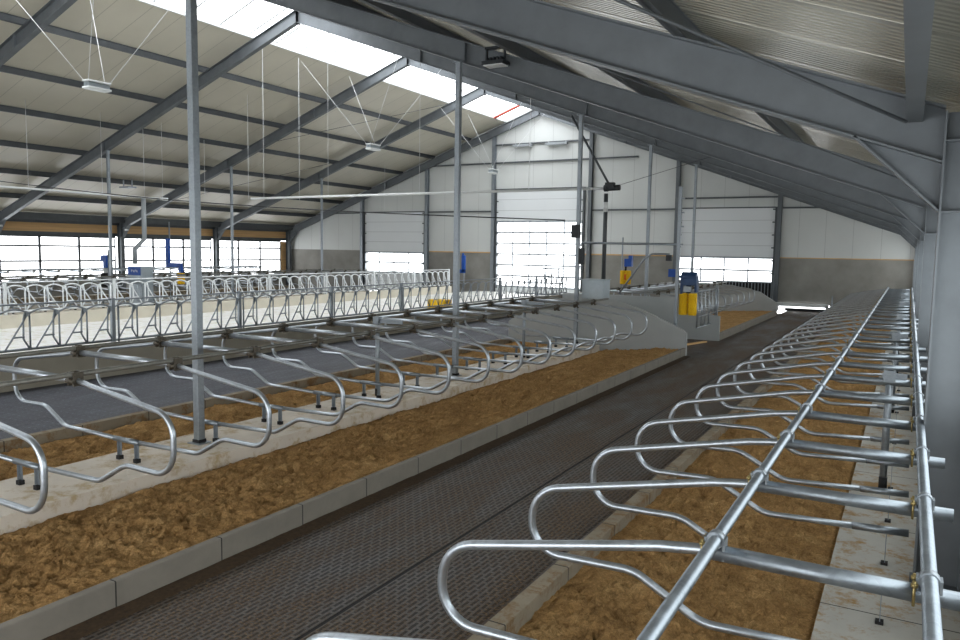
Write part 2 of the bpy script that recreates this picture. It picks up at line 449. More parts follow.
bedding('sawdust_bedding', MX(-8.3), MX(-9.53), 8, 34, .1, .1, .15, .03, 'pale bedding in the far double stall row, on the feed table side', 8, mat=SAND_L)
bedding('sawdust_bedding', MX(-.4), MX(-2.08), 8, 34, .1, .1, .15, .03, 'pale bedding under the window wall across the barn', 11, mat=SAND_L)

# partition panels at block ends
def outline_panel(name, y, th, outline, label):
    return tag(MB().prism(outline, 1, y, y + th).build(name, PANELC, bevel=.006), label, 'partition')
half = [(-4.70, -.16), (-4.70, .56), (-4.80, .64), (-5.80, 1.06), (-6.31, 1.24), (-6.6, 1.28)]
full = half + [(-8.5, 1.28)] + [(-15.16 - x + .81, z) for x, z in reversed(half[:-1])]
full = [(max(x, -9.66), z) for x, z in full]
outline_panel('concrete_partition', 18.80, .10, full, 'grey concrete end panel with sloped top closing the near stall block')
outline_panel('concrete_partition', 22.55, .10, [(-4.70, -.16), (-4.70, .72), (-5.7, .86), (-5.95, 1.2), (-9.65, 1.2), (-9.65, -.16)], 'grey concrete end panel standing behind the yellow brush, across the crossing')
outline_panel('concrete_partition', 33.60, .10, [(-4.70, -.16), (-4.70, .5), (-5.4, .95), (-6.6, 1.2), (-9.65, 1.2), (-9.65, -.16)], 'grey concrete end panel closing the back stall block near the end wall')

# feed wall, feed table
struct(MB().box(-13.52, -13.30, Y0, 34.0, -.16, .60), 'wall_feed', FEEDC, .006)
struct(MB().box(MX(-13.52), MX(-13.30), Y0, 34.0, -.16, .60), 'wall_feed_left', FEEDL, .006)
struct(MB().box(MX(-13.52), -13.52, Y0, YE, -.16, .25), 'floor_feed_table', TABLE)

# ---------------------------------------------------------------- building shell
# side walls
struct(MB().box(XR, XR + .2, Y0, YE + .2, -.3, 1.3), 'wall_right', WALLC)
struct(MB().box(XR + .02, XR + .12, Y0, YE + .2, 2.9, zr(XR, .62)), 'wall_right_upper', GABLE)
struct(MB().box(XL - .2, XL, Y0, YE + .2, -.3, .75), 'wall_left', WALLC)
struct(MB().box(XL - .15, XL - .02, Y0, YE, 3.06, 3.46), 'trim_1', WOOD)
struct(MB().box(XL - .18, XL + .1, Y0, YE, 3.46, 3.6), 'trim_40', STEEL_D)
struct(MB().box(XL - .2, XL - .15, Y0, YE, 2.92, zr(XL, .62)), 'wall_left_upper', GABLE)
struct(MB().box(XL - .12, XL - .02, 36.1, YE, .75, 2.84), 'trim_2', WOOD)
struct(MB().box(XL - .1, XL - .02, Y0, YE, 2.90, 3.06), 'trim_3', STEEL_D)
# window band of the left wall, one window per bay
for i in range(len(FR) - 1):
    a, b = FR[i] + .14, FR[i + 1] - .14
    if i == len(FR) - 2: b = 36.1
    w = empty('window_%d' % (i + 1), (XL - .08, a, .75), kind='structure')
    fr = MB(); L_ = b - a
    fr.box(-.03, .03, 0, L_, 0, .06).box(-.03, .03, 0, L_, 2.06, 2.15).box(-.03, .03, 0, .05, 0, 2.04).box(-.03, .03, L_ - .05, L_, 0, 2.04)
    for k in range(1, 3): fr.box(-.03, .03, L_ * k / 3 - .05, L_ * k / 3 + .05, 0, 2.12)
    for z in (.24, .95, 1.65): fr.box(-.02, .02, 0, L_, z - .042, z + .042)
    fr.build('window_frame', STEEL_D, w)
    MB().quad([(0, 0, 0), (0, L_, 0), (0, L_, 2.12), (0, 0, 2.12)]).build('pane', PANE, w)
    w = empty('window_%d' % (i + 11), (XR + .08, a, 1.3), kind='structure')
    fr = MB().box(-.03, .03, 0, L_, 0, .06).box(-.03, .03, 0, L_, 1.54, 1.60)
    for k in range(4): fr.box(-.03, .03, L_ * k / 3 - .03, L_ * k / 3 + .03, 0, 1.6)
    fr.build('window_frame', STEEL_D, w)
    MB().quad([(0, 0, 0), (0, L_, 0), (0, L_, 1.6), (0, 0, 1.6)]).build('pane', CURT, w)

# roof sheets (underside at +.60), skylight over the ridge
OFFR = .60; SK = 2.12
def roof_side(name, xa, xb):
    s = MB()
    za, zb = zr(xa, OFFR), zr(xb, OFFR)
    n = 12
    s.prism([(xa, za), (xb, zb), (xb, zb + .09), (xa, za + .09)], 1, Y0, YE + .2)
    return struct(s, name, ROOFM)
s = MB(); y = Y0; Y_ = []
while y < YE + .2:
    Y_ += [(y, 0), (y + .034, 0), (y + .042, .012), (y + .066, .012), (y + .074, 0)] if (int((y - Y0) / .085) % 12) else [(y, 0), (y + .006, .03), (y + .018, .03), (y + .024, 0), (y + .07, 0)]
    y += .085
xa, xb = XR + .25, XC + SK
for y, h in Y_: s.v += [(xa, y, zr(xa, OFFR) + h), (xb, y, zr(xb, OFFR) + h)]
n = len(s.v)
for k in range(len(Y_) - 1): s.f.append((2*k, 2*k+1, 2*k+3, 2*k+2)); s.sm.append(False)
s.quad([(xa, Y0, zr(xa, OFFR) + .09), (xa, YE + .2, zr(xa, OFFR) + .09), (xb, YE + .2, zr(xb, OFFR) + .09), (xb, Y0, zr(xb, OFFR) + .09)])
struct(s, 'ceiling_right', ROOFR)
roof_side('ceiling_left', XL - .25, XC - SK)
sk = empty('window_8', (0, 0, 0), kind='structure')
s = MB()
for sx in (-1, 1):
    xa = XC + sx * (SK + .1); xb = XC
    za, zb = zr(xa, OFFR + .12), zr(XC, OFFR + .12)
    s.quad([(xa, Y0, za), (xb, Y0, zb), (xb, YE, zb), (xa, YE, za)])
s.build('pane', SKYL, sk)
s = MB(); y = Y0
while y < YE:
    for sx in (-1, 1):
        s.bar((XC + sx * SK, y, zr(XC + sx * SK, OFFR + .08)), (XC, y, zr(XC, OFFR + .08)), .07, .05)
    y += 1.21
for sx in (-1, 1): s.box(XC + sx * SK - .04, XC + sx * SK + .04, Y0, YE, zr(XC + sx * SK, OFFR - .02), zr(XC + sx * SK, OFFR + .11))
s.box(XC - .05, XC + .05, Y0, YE, zr(XC, OFFR + .05), zr(XC, OFFR + .11))
s.build('window_frame', WHITE, sk)
tag(MB().bar((XC - 2.0, 35.3, zr(XC - 2.0, .50)), (XC - .35, 35.3, zr(XC - .35, .50)), .22, .03).build('lath', REDW), 'red board lying across the ridge skylight next to the end wall', 'board')

# steel frames
def ibeam_x(mb, x0, x1, yc, off0, depth, fw=.18, ft=.016, wt=.010):
    """rafter between x0 and x1 following the roof slope"""
    z0, z1 = zr(x0, off0), zr(x1, off0)
    mb.prism([(x0, z0), (x1, z1), (x1, z1 + ft), (x0, z0 + ft)], 1, yc - fw/2, yc + fw/2)
    mb.prism([(x0, z0 + depth - ft), (x1, z1 + depth - ft), (x1, z1 + depth), (x0, z0 + depth)], 1, yc - fw/2, yc + fw/2)
    mb.prism([(x0, z0 + ft), (x1, z1 + ft), (x1, z1 + depth - ft), (x0, z0 + depth - ft)], 1, yc - wt/2, yc + wt/2)
def frame(i, y):
    for side in (0, 1):
        f = (lambda x: x) if side == 0 else MX
        m = MB()
        ibeam_x(m, f(.16), XC, y, 0, .40)
        # haunch
        a = (f(-.42), zr(f(-.42)) + .005); b = (f(.16), 2.86)
        m.prism([a, b, (f(.16), zr(f(.16)))], 1, y - .006, y + .006)
        d = Vector((b[0] - a[0], 0, b[1] - a[1])).normalized(); n = Vector((-d.z, 0, d.x)) * .014
        m.prism([a, b, (b[0] + n.x, b[1] + n.z), (a[0] + n.x, a[1] + n.z)], 1, y - .09, y + .09)
        # stiffeners and bolts
        for xx in (-7.4, -12.5):
            x = f(xx); m.box(x - .006, x + .006, y - .085, y + .085, zr(x), zr(x, .39))
        x = XC; m.box(x - .012, x + .012, y - .09, y + .09, zr(x) - .05, zr(x, .42))
        struct(m, 'rafter_beam', STEEL)
        c = MB()
        xa, xb = f(.16), f(.46)
        zt = zr(f(.16), .36)
        c.box(xa, xa + (.014 if side == 0 else -.014), y - .10, y + .10, .12, zt)
        c.box(xb, xb - (.014 if side == 0 else -.014), y - .10, y + .10, .12, zt)
        c.box(min(xa, xb), max(xa, xb), y - .006, y + .006, .12, zt)
        c.box(min(xa, xb) - .02, max(xa, xb) + .02, y - .12, y + .12, .10, .125)
        for z in (2.86, 3.36): c.box(min(xa, xb), max(xa, xb), y - .095, y + .095, z, z + .012)
        struct(c, 'column', STEEL)
for i, y in enumerate(FR): frame(i, y)
# purlins, C section along Y, one per line and slope
for side in (0, 1):
    for k, x in enumerate((-.02, -1.75, -3.95, -6.1, -8.4, -10.6, -12.96)):
        if side: x = MX(x)
        z = zr(x, .40); m = MB()
        h = .20 if k else .16
        sgn = -1 if side == 0 else 1
        zz = z if k else z - .02
        if not k: m.box(x - .06, x + .045, Y0, YE, zz - .14, zz + h)
        m.box(x - .005, x + .005, Y0, YE, zz, zz + h)
        m.box(x - .04, x + .04, Y0, YE, zz, zz + .008)
        m.box(x - .04, x + .04, Y0, YE, zz + h - .008, zz + h)
        struct(m, 'purlin_beam', STEEL_D)
# roof bracing rods on the left slope
br = MB()
br.tube([(MX(-2.0), 24.7, zr(MX(-2), .35)), (MX(-8.9), 30.6, zr(MX(-8.9), .35))], .010, 6)
br.tube([(MX(-8.9), 24.7, zr(MX(-8.9), .35)), (MX(-15.4), 30.6, zr(MX(-15.4), .35))], .010, 6)
struct(br, 'trim_4', STEEL_D)
br = MB(); br.tube([(-.08, 6.35, 3.51), (-3.9, 2.6, 4.98)], .014, 6); struct(br, 'trim_5', STEEL_D)
br = MB(); br.tube([(-.05, 12.3, zr(0, .3)), (-6.8, 6.7, zr(-6.8, .3))], .010, 6); struct(br, 'trim_6', STEEL_D)

# end wall with three sectional doors
D = {'1': (-28.66, -24.42, 4.62), '2': (-19.69, -14.71, 5.75), '3': (-9.71, -5.41, 4.62)}
wc = MB(); CT = 2.38
xs = [XL - .2, D['1'][0], D['1'][1], D['2'][0], D['2'][1], D['3'][0], D['3'][1]]
for a, b in ((xs[0], xs[1]), (xs[2], xs[3]), (xs[4], xs[5])): wc.box(a, b, YE, YE + .2, -.3, CT)
wc.box(xs[6], XR + .2, YE, YE + .2, .30, CT).box(-2.95, XR + .2, YE, YE + .2, -.3, .30)
struct(wc, 'wall_back', WALLC)
wp = MB()
def gab(a, b, z0):
    pts = [(a, z0), (b, z0), (b, zr(b, .62))]
    if a < XC < b: pts.append((XC, zr(XC, .62)))
    pts.append((a, zr(a, .62)))
    wp.prism(pts, 1, YE + .02, YE + .14)
gab(xs[0], xs[1], CT); gab(xs[1], xs[2], 4.62); gab(xs[2], xs[3], CT); gab(xs[3], xs[4], 5.75); gab(xs[4], xs[5], CT); gab(xs[5], xs[6], 4.62); gab(xs[6], XR + .2, CT)
struct(wp, 'wall_back_upper', GABLE)
struct(MB().box(xs[2], xs[3], YE - .03, YE + .02, CT - .03, CT + .03).box(xs[4], xs[5], YE - .03, YE + .02, CT - .03, CT + .03).box(xs[6], XR, YE - .01, YE + .02, CT - .02, CT + .02), 'trim_7', WOOD)
def door(n, win0, win1, cols, rows, low):
    x0, x1, zt = D[n]
    d = empty('door_' + n, ((x0 + x1) / 2, YE - .06, 0), kind='structure'); w = (x1 - x0) / 2
    if win1 < zt: MB().box(-w, w, -.02, .02, win1, zt).build('door_panel', DOORM, d)
    if low > 0: MB().box(-w, w, -.02, .02, 0, low).build('door_panel', DOORM, d)
    m = MB(); dz = (win1 - win0) / rows
    for k in range(rows + 1): m.box(-w, w, -.03, .03, win0 + dz * k - .04, win0 + dz * k + .04)
    for k in range(cols + 1): m.box(-w + 2 * w * k / cols - .03, -w + 2 * w * k / cols + .03, -.025, .025, win0, win1)
    m.build('window_frame', G_DULL, d)
    MB().quad([(-w, 0, win0), (w, 0, win0), (w, 0, win1), (-w, 0, win1)]).build('pane', PANE, d)
    m = MB()
    for sx in (-1, 1):
        m.box(sx * w, sx * (w + .10), -.06, .06, 0, zt + .05)
        z = .5
        while z < zt: m.box(sx * (w - .10), sx * (w + .02), -.07, -.03, z - .03, z + .03); z += .58
    m.box(-w, w, -.05, .05, zt, zt + .06)
    m.build('door_frame', STEEL_D, d)
door('1', 1.12, 2.28, 4, 2, 1.12)
door('2', .58, 4.06, 5, 6, .58)
door('3', 1.19, 2.35, 4, 2, 0)
# gable posts and girts
for x, z0 in ((-28.85, 0), (-24.2, 0), (-19.88, 0), (-14.3, 0), (-9.85, 0), (-5.22, 0)):
    m = MB(); m.box(x - .09, x + .09, YE - .24, YE - .225, z0, zr(x, .3)).box(x - .09, x + .09, YE - .045, YE - .03, z0, zr(x, .3)).box(x - .006, x + .006, YE - .24, YE - .03, z0, zr(x, .3))
    struct(m, 'post_column', STEEL if x > -19 else G_DULL)
for a, b, z in ((MX(-2.6), -28.95, 4.62), (-24.1, -19.97, 4.62), (-14.2, -9.95, 4.62), (-14.2, -11.9, 7.20), (-5.1, -2.6, 4.62), (-9.7, -5.3, 5.12), (-24.1, -20.0, 7.2), (-19.8, -14.4, 7.2), (-19.8, -14.4, 8.15)):
    struct(MB().box(a, b, YE - .12, YE + .01, z - .035, z + .035), 'trim_%d' % (8 + int(abs(a) + z)), STEEL_D)
rb = MB()
for a, b in ((XL - .2, -28.7), (-24.4, -19.7), (-14.7, -9.7), (-1.0, XR + .2)): rb.box(a, b, Y0 - .15, Y0, -.3, 3.2)
rb.prism([(XL - .2, 3.2), (XR + .2, 3.2), (XR + .2, zr(XR, .62)), (XC, zr(XC, .62)), (XL - .2, zr(XL, .62))], 1, Y0 - .15, Y0)
struct(rb, 'wall_front', GABLE)  # unseen gable; its openings are sized to let in fill light
for k, (a, b) in enumerate(((-18.7, -17.6), (-16.8, -15.6))):
    tag(MB().box(a, b, YE - .3, YE - .12, 7.98, 8.10).box(a + .1, a + .14, YE - .2, YE - .1, 8.08, 8.16).box(b - .14, b - .1, YE - .2, YE - .1, 8.08, 8.16).build('air_deflector', PVC, bevel=.01), 'long grey air deflector high on the end wall above the large door, %s one' % ('left', 'right')[k], 'lamp')  # plain boxes meant as air deflectors, they give no light
# low hatch at the end of the alley
h = empty('alley_hatch', (-4.05, 36.55, 0), label='low white framed hatch in the end wall where the alley ends', cat='hatch')
m = MB(); m.box(-1.15, -1.0, -.15, .15, 0, .34).box(-1.15, 1.05, -.15, .15, .22, .36).box(.95, 1.05, -.15, .15, 0, .3); m.build('hatch_frame', WHITE, h)
MB().box(-.75, .95, .16, .2, 0, .13).build('flap', RUBBER, h)
MB().tube([(1.2, -.1, .0), (1.2, -.1, .75)], .03, 8).build('post', G_DULL, h)

# ---------------------------------------------------------------- steel support posts
def square_tube(mb, x, y, z0, z1, w): mb.box(x - w/2, x + w/2, y - w/2, y + w/2, z0, z1)
names = ['nearest tall square steel post, standing in the near stall block', 'tall steel post second from the camera, in the middle of the near stall block',
         'tall steel post at the end of the near stall block, beside the grey box', 'tall steel post standing in the back stall block, left of the blue brush motor',
         'farthest tall steel post on the right, in front of the right-hand door']
for k, y in enumerate(FR_R[:5]):
    for side in (0, 1):
        if side and k < 1: continue
        x = -7.56 if side == 0 else MX(-7.56)
        if k == 0: y = 6.38
        p = empty('support_post', (x, y, .10), cat='post', label=names[k] if side == 0 else 'slim steel post across the barn, %s from the left edge' % ORD[k] , group=None)
        zt = zr(x) - .10
        m = MB().box(-.048, .048, -.048, .048, .0, zt + .0 if k or side else zt); m.build('shaft', G_DULL, p, bevel=.006)
        MB().box(-.06, .06, -.06, .06, .0, .05).build('rubber_sleeve', RUBBER, p) if 0 else None
        MB().box(-.10, .10, -.10, .10, 0, .012).build('base_plate', G_DULL, p)
        MB().box(-.058, .058, -.058, .058, .012, .05).build('foot_band', RUBBER, p)
        MB().box(-.10, .10, -.08, .08, zt - .012, zt).build('head_plate', G_DULL, p)

# ---------------------------------------------------------------- stall dividers
PITCH = 1.12
def loop_pts(u0):
    """side loop; u grows from the rail side towards the alley, u=0 at the wall rail"""
    up = [(u0, 0, 1.27), (.84, 0, 1.27), (1.98, 0, 1.09)]
    return up
def loop_full(lo_end, zlow):
    p = [(.35, 0, 1.238), (.86, 0, 1.24), (1.06, 0, 1.215), (2.225, 0, .975), (2.225, 0, .555), (1.52, 0, .575), (1.10, 0, .345), (lo_end, 0, zlow)]
    return fillet(p, [.3, .6, .23, .23, .3, .3], 8)
def make_wall_divider():
    t = empty('wall_stall_divider', cat='stall divider')
    k = []
    k.append(MB().tube([(-.13, 0, 1.238), (.84, 0, 1.238)], .036, 12).build('sleeve_tube', G_RAIL, t))
    k.append(MB().tube(loop_full(.05, .385), .0255, 12).build('loop_tube', G_TUBE, t))
    k.append(MB().tube([(.02, 0, .385), (.42, 0, .372)], .031, 12).build('lower_sleeve', G_RAIL, t))
    leg = MB().box(.17, .176, -.02, .02, .0, .30).build('foot_strap', G_DULL, t, (0, 0, .10)); k.append(leg)
    ft = MB().box(.15, .20, -.03, .03, .0, .02).build('foot', RUBBER, leg); reg(leg, ft)
    for u in (0.0, .81):
        c = MB()
        c.tube([(u, -.025, 1.298), (u, .025, 1.298)], .038, 12)
        c.box(u - .045, u - .035, -.03, .03, 1.215, 1.31).box(u + .035, u + .045, -.03, .03, 1.215, 1.31)
        o = c.build('clamp', G_DULL, t); k.append(o)
        for sy in (-1, 1):
            b = MB().tube([(u + .05, sy * .042, 1.20), (u + .05, sy * .042, 1.30)], .006, 6).tube([(u + .05, sy * .042, 1.275), (u + .05, sy * .042, 1.29)], .013, 6).build('bolt', BRASS, o)
            reg(o, b)
    reg(t, *k)
    return t
def make_double_divider():
    """two loops back to back; origin midway between the two rails"""
    t = empty('double_stall_divider', cat='stall divider'); k = []
    HR = .84
    def mir(pts, s): return [(s * (p[0] - .78 + HR), p[1], p[2]) for p in pts]
    for s in (1, -1):
        p = [(.78 - .30, 0, 1.275), (.82, 0, 1.27), (1.02, 0, 1.235), (2.13, 0, 1.09), (2.13, 0, .555), (1.48, 0, .565), (1.10, 0, .355), (.78 - HR + .05, 0, .335)]
        k.append(MB().tube(mir(fillet(p, [.3, .6, .23, .23, .3, .3], 8), s), .0255, 10).build('loop_tube', G_TUBE, t))
        leg = MB().box(s * .15 - .022, s * .15 + .022, -.003 + .02, .003 + .02, 0, .25).box(s * .15 - .022, s * .15 - .016, -.01, .022, 0, .25).build('leg', G_DULL, t, (0, 0, .10)); k.append(leg)
        f = MB().box(s * .15 - .03, s * .15 + .03, -.02, .035, 0, .045).build('foot', RUBBER, leg); reg(leg, f)
        c = MB().tube([(s * HR, -.03, 1.325), (s * HR, .03, 1.325)], .040, 10).box(s * HR - .05, s * HR - .03, -.05, .05, 1.22, 1.35).box(s * HR + .03, s * HR + .05, -.05, .05, 1.22, 1.35)
        c.tube([(s * HR - .05, -.055, 1.27), (s * HR + .06, -.055, 1.27)], .022, 8)
        o = c.build('clamp', CLAMP, t); k.append(o)
    k.append(MB().tube([(-HR + .03, 0, 1.272), (HR - .03, 0, 1.272)], .034, 12).build('sleeve_tube', G_TUBE, t))
    k.append(MB().tube([(-.22, 0, .335), (.22, 0, .335)], .031, 10).build('lower_sleeve', G_RAIL, t))
    reg(t, *k)
    return t

# right row, along the wall
WX = .14
proto = make_wall_divider()
ys = [2.22 + PITCH * k for k in range(29)]
for i, y in enumerate(ys):
    o = proto if i == 0 else copy_tree(proto)
    o.location = (WX, y, 0); o.rotation_euler = (0, 0, math.pi)
    tag(o, 'galvanised stall divider in the row along the right wall, %s from the camera' % ordn(i + 1), group='stall dividers along the right wall')
def rail(name, x, y0, y1, z, r, m, label, cat='rail'):
    return tag(MB().tube([(x, y0, z), (x, y1, z)], r, 12).build(name, m), label, cat)
rail('neck_rail', WX, .9, 34.2, 1.30, .030, G_RAIL, 'long galvanised rail close to the right wall columns', 'rail')
rail('neck_rail', WX - .81, .9, 34.2, 1.295, .028, G_RAIL, 'long galvanised neck rail crossing over the right-hand stall dividers, farther from the wall', 'rail')
def low_post(x, y, ztop, label, arms):
    p = empty('rail_post', (x, y, .10), label=label, cat='post')
    MB().tube([(0, 0, 0), (0, 0, ztop - .10)], .036, 12).build('shaft', G_DULL, p)
    MB().tube([(0, 0, 0), (0, 0, .12)], .041, 12).build('foot', RUBBER, p)
    c = MB().box(-.055, .055, -.055, .055, ztop - .22, ztop - .10); c.box(-.07, arms, -.02, .02, ztop - .20, ztop - .13); c.build('bracket', G_DULL, p)
for k in range(6):
    low_post(-.11, 8.95 + 4.48 * k, 1.36, 'short galvanised post carrying the right wall rail, %s from the camera' % ORD[k + 1], .16)
# near double block, back block, far block
dproto = make_double_divider()
first = True
def double_row(xc, y0, n, text, group):
    global first
    for i in range(n):
        o = dproto if first else copy_tree(dproto); first = False
        o.location = (xc, y0 + PITCH * i, 0)
        tag(o, text % ordn(i + 1), group=group)
DC = -7.585
double_row(DC, 3.16, 14, 'galvanised back-to-back stall divider in the near block, %s from the camera', 'dividers of the near double stall block')
double_row(DC, 23.3, 9, 'galvanised back-to-back stall divider in the back block, %s beyond the crossing', 'dividers of the back double stall block')
double_row(MX(DC), 12.5, 19, 'galvanised back-to-back stall divider across the feed table, %s from the left edge', 'dividers of the far double stall block')
for i in range(15):
    o = copy_tree(proto); o.location = (MX(WX), 17.4 + PITCH * i, 0); o.rotation_euler = (0, 0, 0)
    tag(o, 'stall divider under the window wall across the barn, %s from the left edge' % ordn(i + 1), group='dividers under the left window wall')
for xc, y0, y1, nm in ((DC, 1.5, 18.75, 'near stall block'), (DC, 22.8, 33.4, 'back stall block'), (MX(DC), 11.5, 33.4, 'stall block across the feed table')):
    for s, sd in ((.84, 'alley side' if xc > XC else 'near side'), (-.84, 'feed table side' if xc > XC else 'window side')):
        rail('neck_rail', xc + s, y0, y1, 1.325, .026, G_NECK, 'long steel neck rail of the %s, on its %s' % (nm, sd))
rail('neck_rail', MX(WX), 16.8, 33.6, 1.325, .03, G_RAIL, 'long rail next to the window wall across the barn')
rail('neck_rail', MX(WX - .81), 16.8, 33.6, 1.325, .03, G_RAIL, 'neck rail of the stall row under the windows across the barn')
for k, y in enumerate((10.05, 15.55)):
    low_post(DC, y, 1.42, 'short galvanised post under the cross tubes of the near block, %s from the camera' % ORD[k + 1], .5)

# ---------------------------------------------------------------- headlock feed fences
HL = .535; NP = 6
def make_fence(G_DULL=G_DULL, q=1.0):
    t = empty('headlock_fence', cat='feed fence'); k = []
    Ln = HL * NP
    k.append(MB().tube([(0, 0, 1.47), (0, Ln, 1.47)], .016 * q, 8).build('top_rail', G_DULL, t))
    k.append(MB().tube([(0, 0, .68), (0, Ln, .68)], .024 * q, 8).build('bottom_rail', G_DULL, t))
    post = MB().box(-.035, .035, -.035, .035, .60, 1.50).tube([(0, .12, .60), (0, .12, 1.34)], .02 * q, 8).build('post', G_DULL, t); k.append(post)
    base = None
    for j in range(NP):
        if base is None:
            m = MB()
            arc = [(0, HL * s / 12, 1.31 + .075 * math.sin(math.pi * s / 12)) for s in range(13)]
            m.tube(arc, .017 * q, 7)
            m.tube([(0, HL * 1.0, 1.31), (0, HL * 1.0, .68)], .016 * q, 6)
            m.tube(fillet([(0, HL * .86, 1.34), (0, HL * .80, 1.2), (0, HL * .78, .86), (0, HL * .98, .68)], .08, 4), .016 * q, 6)
            m.tube([(.015, HL * .95, 1.31), (.015, HL * .16, .68)], .016 * q, 6)
            m.tube([(.015, HL * .44, .90), (.015, HL * .80, .90)], .016 * q, 6)
            m.box(-.01, .03, HL * .86, HL * .98, 1.26, 1.33)
            base = m.build('headlock', G_DULL, t); o = base
        else:
            o = base.copy(); COL.objects.link(o)
        o.location = (0, HL * j, 0); k.append(o)
    reg(t, *k)
    return t
fp = make_fence(); ff = True
FENCE_W = galv('galvanised_bright', (224, 228, 230), .5, .3, .05)
for x, nm, grp, y0, n, rz in ((-13.41, 'near side of white feed table', 'headlock fence on the near feed wall', 6.1, 8, 0), (MX(-13.41), 'far side of white feed table', 'headlock fence on the far feed wall', 8.2, 8, 0)):
    if x < XC: fp = make_fence(FENCE_W, 1.25); ff = True
    for i in range(n):
        o = fp if ff else copy_tree(fp); ff = False
        o.location = (x, y0 + HL * NP * (i + (1 if x < XC else 0)), 0); o.rotation_euler = (0, 0, math.pi if x < XC else 0)
        tag(o, 'headlock feed fence section, %s from the left, %s' % (ORD[i + 1], nm), group=grp)

# ---------------------------------------------------------------- yellow cow brushes, machines
def roller(mb, x, y, z0, z1, r):
    n = 28; rows = 14
    k0 = len(mb.v)
    for j in range(rows + 1):
        for i in range(n):
            a = 2 * math.pi * i / n
            rr = r * (1 if (i + j) % 2 else .88) * (.9 if j in (0, rows) else 1)
            mb.v.append((x + rr * math.cos(a), y + rr * math.sin(a), z0 + (z1 - z0) * j / rows))
    for j in range(rows):
        for i in range(n):
            i2 = (i + 1) % n
            mb.f.append((k0 + j*n + i, k0 + j*n + i2, k0 + (j+1)*n + i2, k0 + (j+1)*n + i)); mb.sm.append(False)
    mb.f.append(tuple(k0 + i for i in range(n))[::-1]); mb.sm.append(False)
    mb.f.append(tuple(k0 + rows*n + i for i in range(n))); mb.sm.append(False)
b = empty('cow_brush', (-4.86, 19.45, 0), label='large pair of yellow roller brushes under a blue motor at the crossing', cat='brush')
for x in (-.115, .115):
    m = MB(); roller(m, x, 0, .96, 1.52, .112); m.build('roller', YELLOW, b)
m = MB().box(-.17, .22, -.12, .12, 1.72, 1.95).box(-.19, -.12, -.10, .10, 1.5, 1.95).box(.17, .23, -.1, .1, 1.55, 1.9); m.tube([(-.17, 0, 1.93), (.2, 0, 1.93)], .13, 14); m.build('motor_housing', BLUE_D, b, bevel=.01)
MB().box(-.10, .10, -.125, -.05, 1.55, 1.70).build('gear_box', G_DULL, b, bevel=.01)
MB().tube([(0, 0, 1.52), (0, 0, 1.74)], .06, 10).build('shaft', RUBBER, b)
MB().box(-.52, -.30, -.05, .05, 1.92, 2.12).box(-.32, -.10, -.03, .03, 1.90, 1.97).build('arm', BLUE, b)
# tall bracket post carrying it
p = empty('bracket_post', (-5.12, 19.32, 0), label='slim tall steel post holding the big yellow brush at the crossing', cat='post')
MB().box(-.04, .04, -.04, .04, 0, 4.2).build('shaft', G_DULL, p)
MB().box(-.09, .09, -.09, .09, 0, .012).build('base_plate', G_DULL, p)
m = MB()
for z in (2.75, 3.2, 3.55, 3.9): m.box(.04, .11, -.03, .03, z - .02, z + .02)
m.build('bracket', G_DULL, p)
tag(MB().tube([(-7.50, 18.72, 2.76), (-5.17, 19.30, 2.75)], .03, 8).build('cross_rail', G_DULL), 'dark horizontal tube between the slim bracket post and the tall post', 'rail')
# bent pipe
t = empty('bent_pipe', (-6.3, 19.0, 0), label='bent grey pipe leaning up from the end panel to the bracket post', cat='pipe')
MB().tube(fillet([(-.25, 0, 1.45), (.36, .1, 2.36), (.55, .15, 2.50), (.98, .25, 2.50)], .12), .024, 8).build('pipe', G_DULL, t)
MB().box(.90, 1.03, .19, .31, 2.33, 2.48).build('valve_box', DARKP, t)
def small_brush(x, y, s, label, orange=False, arm=True, sink=1.1):
    b = empty('cow_brush', (x, y, 0), label=label, cat='brush')
    for dx in (-.12, .12):
        m = MB(); roller(m, dx, 0, sink, sink + .62, .13); m.build('roller', YELLOW, b)
    if orange: MB().quad([(-.02, -.14, sink + .2), (.08, -.14, sink + .2), (.08, -.14, sink + .45), (-.02, -.14, sink + .45)]).build('tag', ORANGE, b)
    MB().box(-.04, .30, -.12, .12, sink + .80, sink + 1.15).box(.14, .30, -.1, .1, sink + 1.1, sink + 1.3).build('motor_housing', BLUE, b, bevel=.01)
    MB().tube([(0, 0, sink + .6), (0, 0, sink + .82)], .05, 8).build('shaft', RUBBER, b)
    MB().tube([(-.18, 0, .1), (-.18, 0, sink + 2.1)], .035, 8).build('post', G_DULL, b)
    return b
small_brush(-11.15, 33.2, 1, 'small yellow and blue cow brush by the concrete end wall', True, sink=1.08)

# grey feeder box with its down pipe, overhead auger tube
b = empty('feeder_box', (-7.16, 18.98, 1.30), label='pale grey sheet steel box on the end panel of the near stall block', cat='box')
MB().box(-.31, .29, -.24, .24, .0, .50).build('housing', BOXG, b, bevel=.012)
MB().box(-.33, .31, -.26, .26, .50, .515).build('lid', BOXG, b)
MB().box(-.25, -.2, -.05, .05, -1.3, 0).box(.2, .25, -.05, .05, -1.3, 0).build('stand', G_DULL, b)
d = empty('down_pipe', (-6.97, 18.98, 1.82), label='round grey pipe dropping from the overhead tube into the grey box', cat='pipe')
MB().tube([(0, 0, 0), (0, 0, 2.22)], .055, 12).build('pipe', STEEL_D, d)
MB().tube([(0, 0, 1.75), (0, 0, 2.0)], .062, 12).build('sight_glass', WHITE, d)
a = empty('auger_tube', (-19.7, 18.98, 4.15), label='long white overhead feed tube running across the barn to a motor', cat='pipe')
MB().tube([(0, 0, 0), (12.7, 0, .03)], .035, 12).build('tube', WHITE, a)
